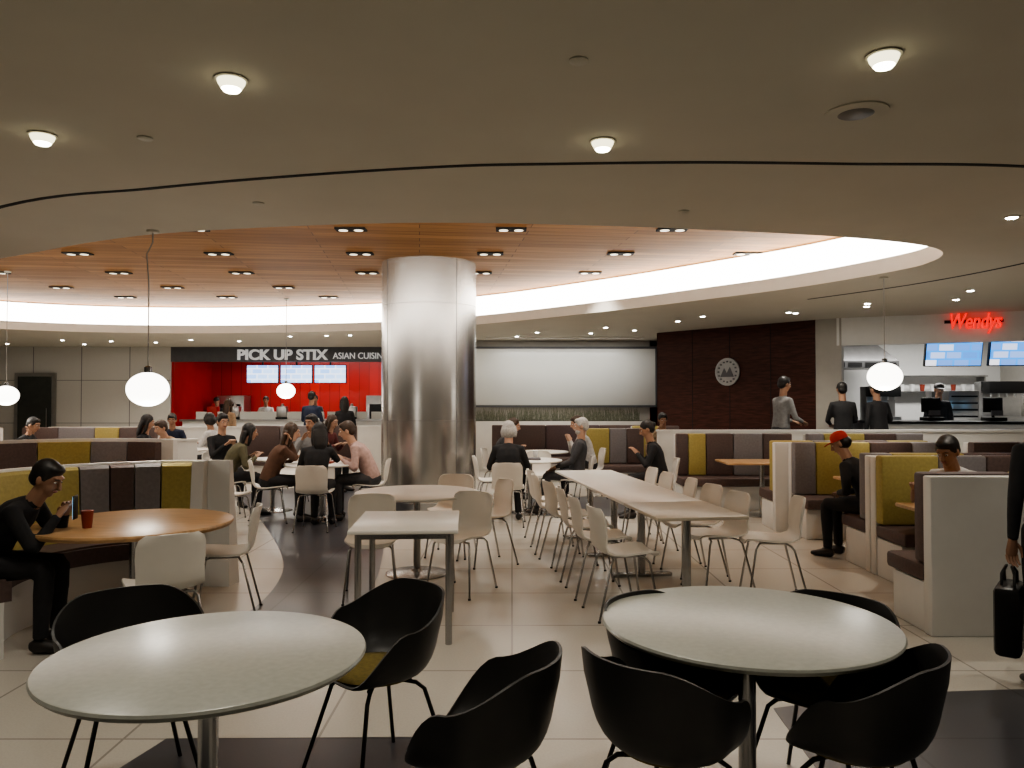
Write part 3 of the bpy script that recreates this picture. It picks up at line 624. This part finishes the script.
# ---------------------------------------------------------------- booths
def bench(x,y,L,dirn,h=1.06,stripes=(('cy',.3),('cg',.2),('cb',.3),('cg',.2)),rz=0):
    b=MB(); s=dirn
    b.box((L/2,0,h/2),(L,.10,h),M['bw'],bev=.012)
    b.box((L/2,s*.27,.17),(L-.02,.44,.34),M['bw'],bev=.012)
    b.box((L/2,s*.31,.40),(L+.01,.52,.12),M['cb'],bev=.03)
    xx=0
    tot=sum(w for _,w in stripes)
    for c,w in stripes:
        w=w/tot*L; b.box((xx+w/2,s*.11,.46+(h-.44)/2),(w-.004,.13,h-.45),M[c],bev=.02,); xx+=w
    b.obj('booth_bench',(x,y,0),rz)
ya=(('cy',.42),('cg',.35),('cb',.4),('cy',.4)); yb=(('cg',.18),('cy',.45),('cb',.35),('cg',.3)); yc=(('cb',.12),('cy',.18),('cb',.28),('cg',.3),('cb',.3))
bench(2.78,5.18,1.9,1,stripes=(('cb',.3),('cy',.3),('cg',.3)))
bench(3.26,6.98,1.9,-1,stripes=ya); bench(3.26,7.09,1.9,1,stripes=yb)
bench(3.30,9.18,1.8,-1,stripes=yb); bench(3.15,9.29,1.9,1,stripes=ya)
bench(2.42,11.5,1.7,-1,stripes=yc); bench(4.35,11.5,1.7,-1,stripes=yb)
bench(5.4,9.2,1.7,-1,stripes=(('cb',.3),('cg',.3),('cb',.3))); bench(5.4,7.0,1.7,-1,stripes=ya)
bench(1.3,13.6,1.0,-1,stripes=(('cy',.4),('cg',.3),('cb',.3))); bench(-.4,15.4,3.2,-1,stripes=(('cb',.3),('cp',.3),('cb',.3)))
bench(2.3,14.9,.9,-1,stripes=(('cy',.4),('cb',.3)))
bench(-8.8,14.0,2.4,-1,stripes=(('cb',.3),('cg',.3),('cy',.2),('cb',.3))); bench(-5.2,15.0,2.2,-1,stripes=(('cb',.3),('cg',.3),('cb',.3)))
bench(-12.0,14.2,2.6,-1,stripes=yc)
def btable(x,y,w=1.25,l=.7):
    b=MB(); b.box((0,0,.725),(w,l,.03),M['twood'],bev=.01); b.tube([(0,0,.02),(0,0,.71)],.035,M['chrome'],12); b.lathe([(.25,0),(.25,.012),(.05,.03)],M['chrome'],seg=28); b.obj('booth_table',(x,y,0))
btable(3.80,5.98,1.4,.56); btable(4.15,8.15,1.3,.56); btable(3.4,10.5,1.1,.7); btable(-7.6,13.2,1.0,.5)
c=(-2.55,5.3); b=MB()
A0,A1=96,228
b.arc(c,.80,1.22,A0,A1,0,.34,M['bw'],24); 
b.arc(c,.76,1.16,A0+1,A1,.34,.46,M['cb'],24); b.arc(c,.79,1.13,A0+1,A1,.46,.475,M['cb'],24)
seq=[('cy',12),('cg',10),('cb',9),('cg',11),('cy',38),('cg',14),('cb',38)]
a=A0
for m_,w_ in seq:
    b.arc(c,1.10,1.22,a+.3,a+w_-.3,.46,1.02,M[m_],max(3,int(w_/3)),rt0=1.14); b.arc(c,1.14,1.22,a+.3,a+w_-.3,1.02,1.04,M[m_],max(3,int(w_/3)),rt0=1.16)
    a+=w_
b.arc(c,1.22,1.40,A0-14,A1,0,1.06,M['bw'],30,rt1=1.27)
b.arc(c,.80,1.30,A0-4,A0,0,.5,M['bw'],3); b.arc(c,1.08,1.30,A0-5,A0,.5,1.06,M['bw'],3,rt0=1.14)
b.obj('curved_booth_bench',ang=30)
c=(-5.2,8.6); b=MB()
b.arc(c,1.0,1.45,60,215,0,.34,M['bw'],24); b.arc(c,.96,1.40,61,214,.34,.46,M['cb'],24)
a=60
for m_,w_ in (('cb',20),('cg',20),('cy',25),('cb',25),('cg',20),('cb',45)):
    b.arc(c,1.33,1.45,a+.3,a+w_-.3,.46,1.03,M[m_],max(3,int(w_/3)),rt0=1.37); a+=w_
b.arc(c,1.45,1.6,50,218,0,1.07,M['bw'],30,rt1=1.5); b.obj('curved_booth_bench',ang=30)
rtable('round_wood_table',-5.1,8.5,.62,M['twood'],th=.035)
P=[(p.x,p.y) for p in catmull([(-9.5,10.2),(-7.5,10.9),(-6.0,11.4),(-4.9,11.9)],False,5)]
part('low_partition',P,.95); part('low_partition',[(-9.3,15.6),(-5.6,15.9),(-2.6,16.2)],1.0)
b=MB(); b.box((0,0,.55),(4.0,.4,1.1),M['bw'],bev=.01); b.box((0,0,1.09),(3.9,.32,.04),M['groove'])
for i in range(700):
    x=random.uniform(-1.9,1.9); y=random.uniform(-.15,.15); h=random.uniform(.15,.36); dx=random.uniform(-.08,.08); dy=random.uniform(-.06,.06)
    b.add([(x-.008,y,1.1),(x+.008,y,1.1),(x+dx*.5+.005,y+dy*.5,1.1+h*.6),(x+dx*.5-.005,y+dy*.5,1.1+h*.6),(x+dx,y+dy,1.1+h)],[[0,1,2,3],[3,2,4]],M['grass'])
b.obj('grass_planter',(.95,17.2,0),fix=False)
# ---------------------------------------------------------------- pendants
def pend(x,y,z,Dm,top,kink=False):
    b=MB(); R=Dm/2
    pr=[(R*math.sin(math.pi*i/20) if 0<i<20 else .001,-R*.85*math.cos(math.pi*i/20)) for i in range(21)]
    b.lathe(pr,M['globe'],seg=36); b.lathe([(.03,R*.82),(.03,R*.82+.05),(.008,R*.82+.06)],M['chrome'],seg=16)
    L=top-z
    if kink: pts=[(0,0,R*.85),(0,0,L-.45),(-.02,0,L-.2),(.03,0,L-.1),(.03,0,L)]
    else: pts=[(0,0,R*.85),(0,0,L*.6),(0,0,L)]
    b.tube(pts,.0055,M['cord'],6)
    b.lathe([(.05,L-.02),(.05,L)],M['trimw'],(pts[-1][0],0,0),16)
    b.obj('globe_pendant_lamp',(x,y,z))
    Lp=D.lights.new('globe','POINT'); Lp.energy=12; Lp.color=(1,.93,.82); Lp.shadow_soft_size=.1
    o=D.objects.new('pendant_bulb',Lp); SC.collection.objects.link(o); o.location=(x,y,z-R-.12)
pend(-3.06,6.47,1.66,.335,3.0,True); pend(4.32,8.92,1.84,.38,3.0); pend(-4.52,15.4,1.75,.36,3.6); pend(-7.95,12.1,1.64,.36,3.6)
# ---------------------------------------------------------------- lights
def area(nm,x,y,z,sx,sy,e,col=(1,.96,.9)):
    L=D.lights.new(nm,'AREA'); L.shape='RECTANGLE'; L.size=sx; L.size_y=sy; L.energy=e; L.color=col
    o=D.objects.new(nm,L); SC.collection.objects.link(o); o.location=(x,y,z)
def fill_panel(x,y,w,l,e,col=(1,.97,.93)):  # added fill light: plain slab with an area lamp under it
    b=MB(); b.box((0,0,-.01),(w,l,.02),M['fascia']); b.obj('fill_light_panel',(x,y,H)); area('fill_light',x,y,H-.03,w*.95,l*.95,e,col)
fill_panel(-5.4,22.2,4.5,.5,110); fill_panel(8.2,15.2,3.5,.6,160); fill_panel(1.2,17.6,3.6,.25,35)  # added panels that brighten both kitchens and the board wall
w=D.worlds.new('World'); SC.world=w; w.use_nodes=True; w.node_tree.nodes['Background'].inputs[0].default_value=(.02,.02,.02,1)
# ---------------------------------------------------------------- camera
cd=D.cameras.new('camera'); cam=D.objects.new('camera',cd); SC.collection.objects.link(cam)
cd.sensor_width=36; cd.lens=27.07; cam.location=(0,0,1.57); cam.rotation_euler=(math.radians(91.19),0,0); cd.clip_start=.05; SC.camera=cam
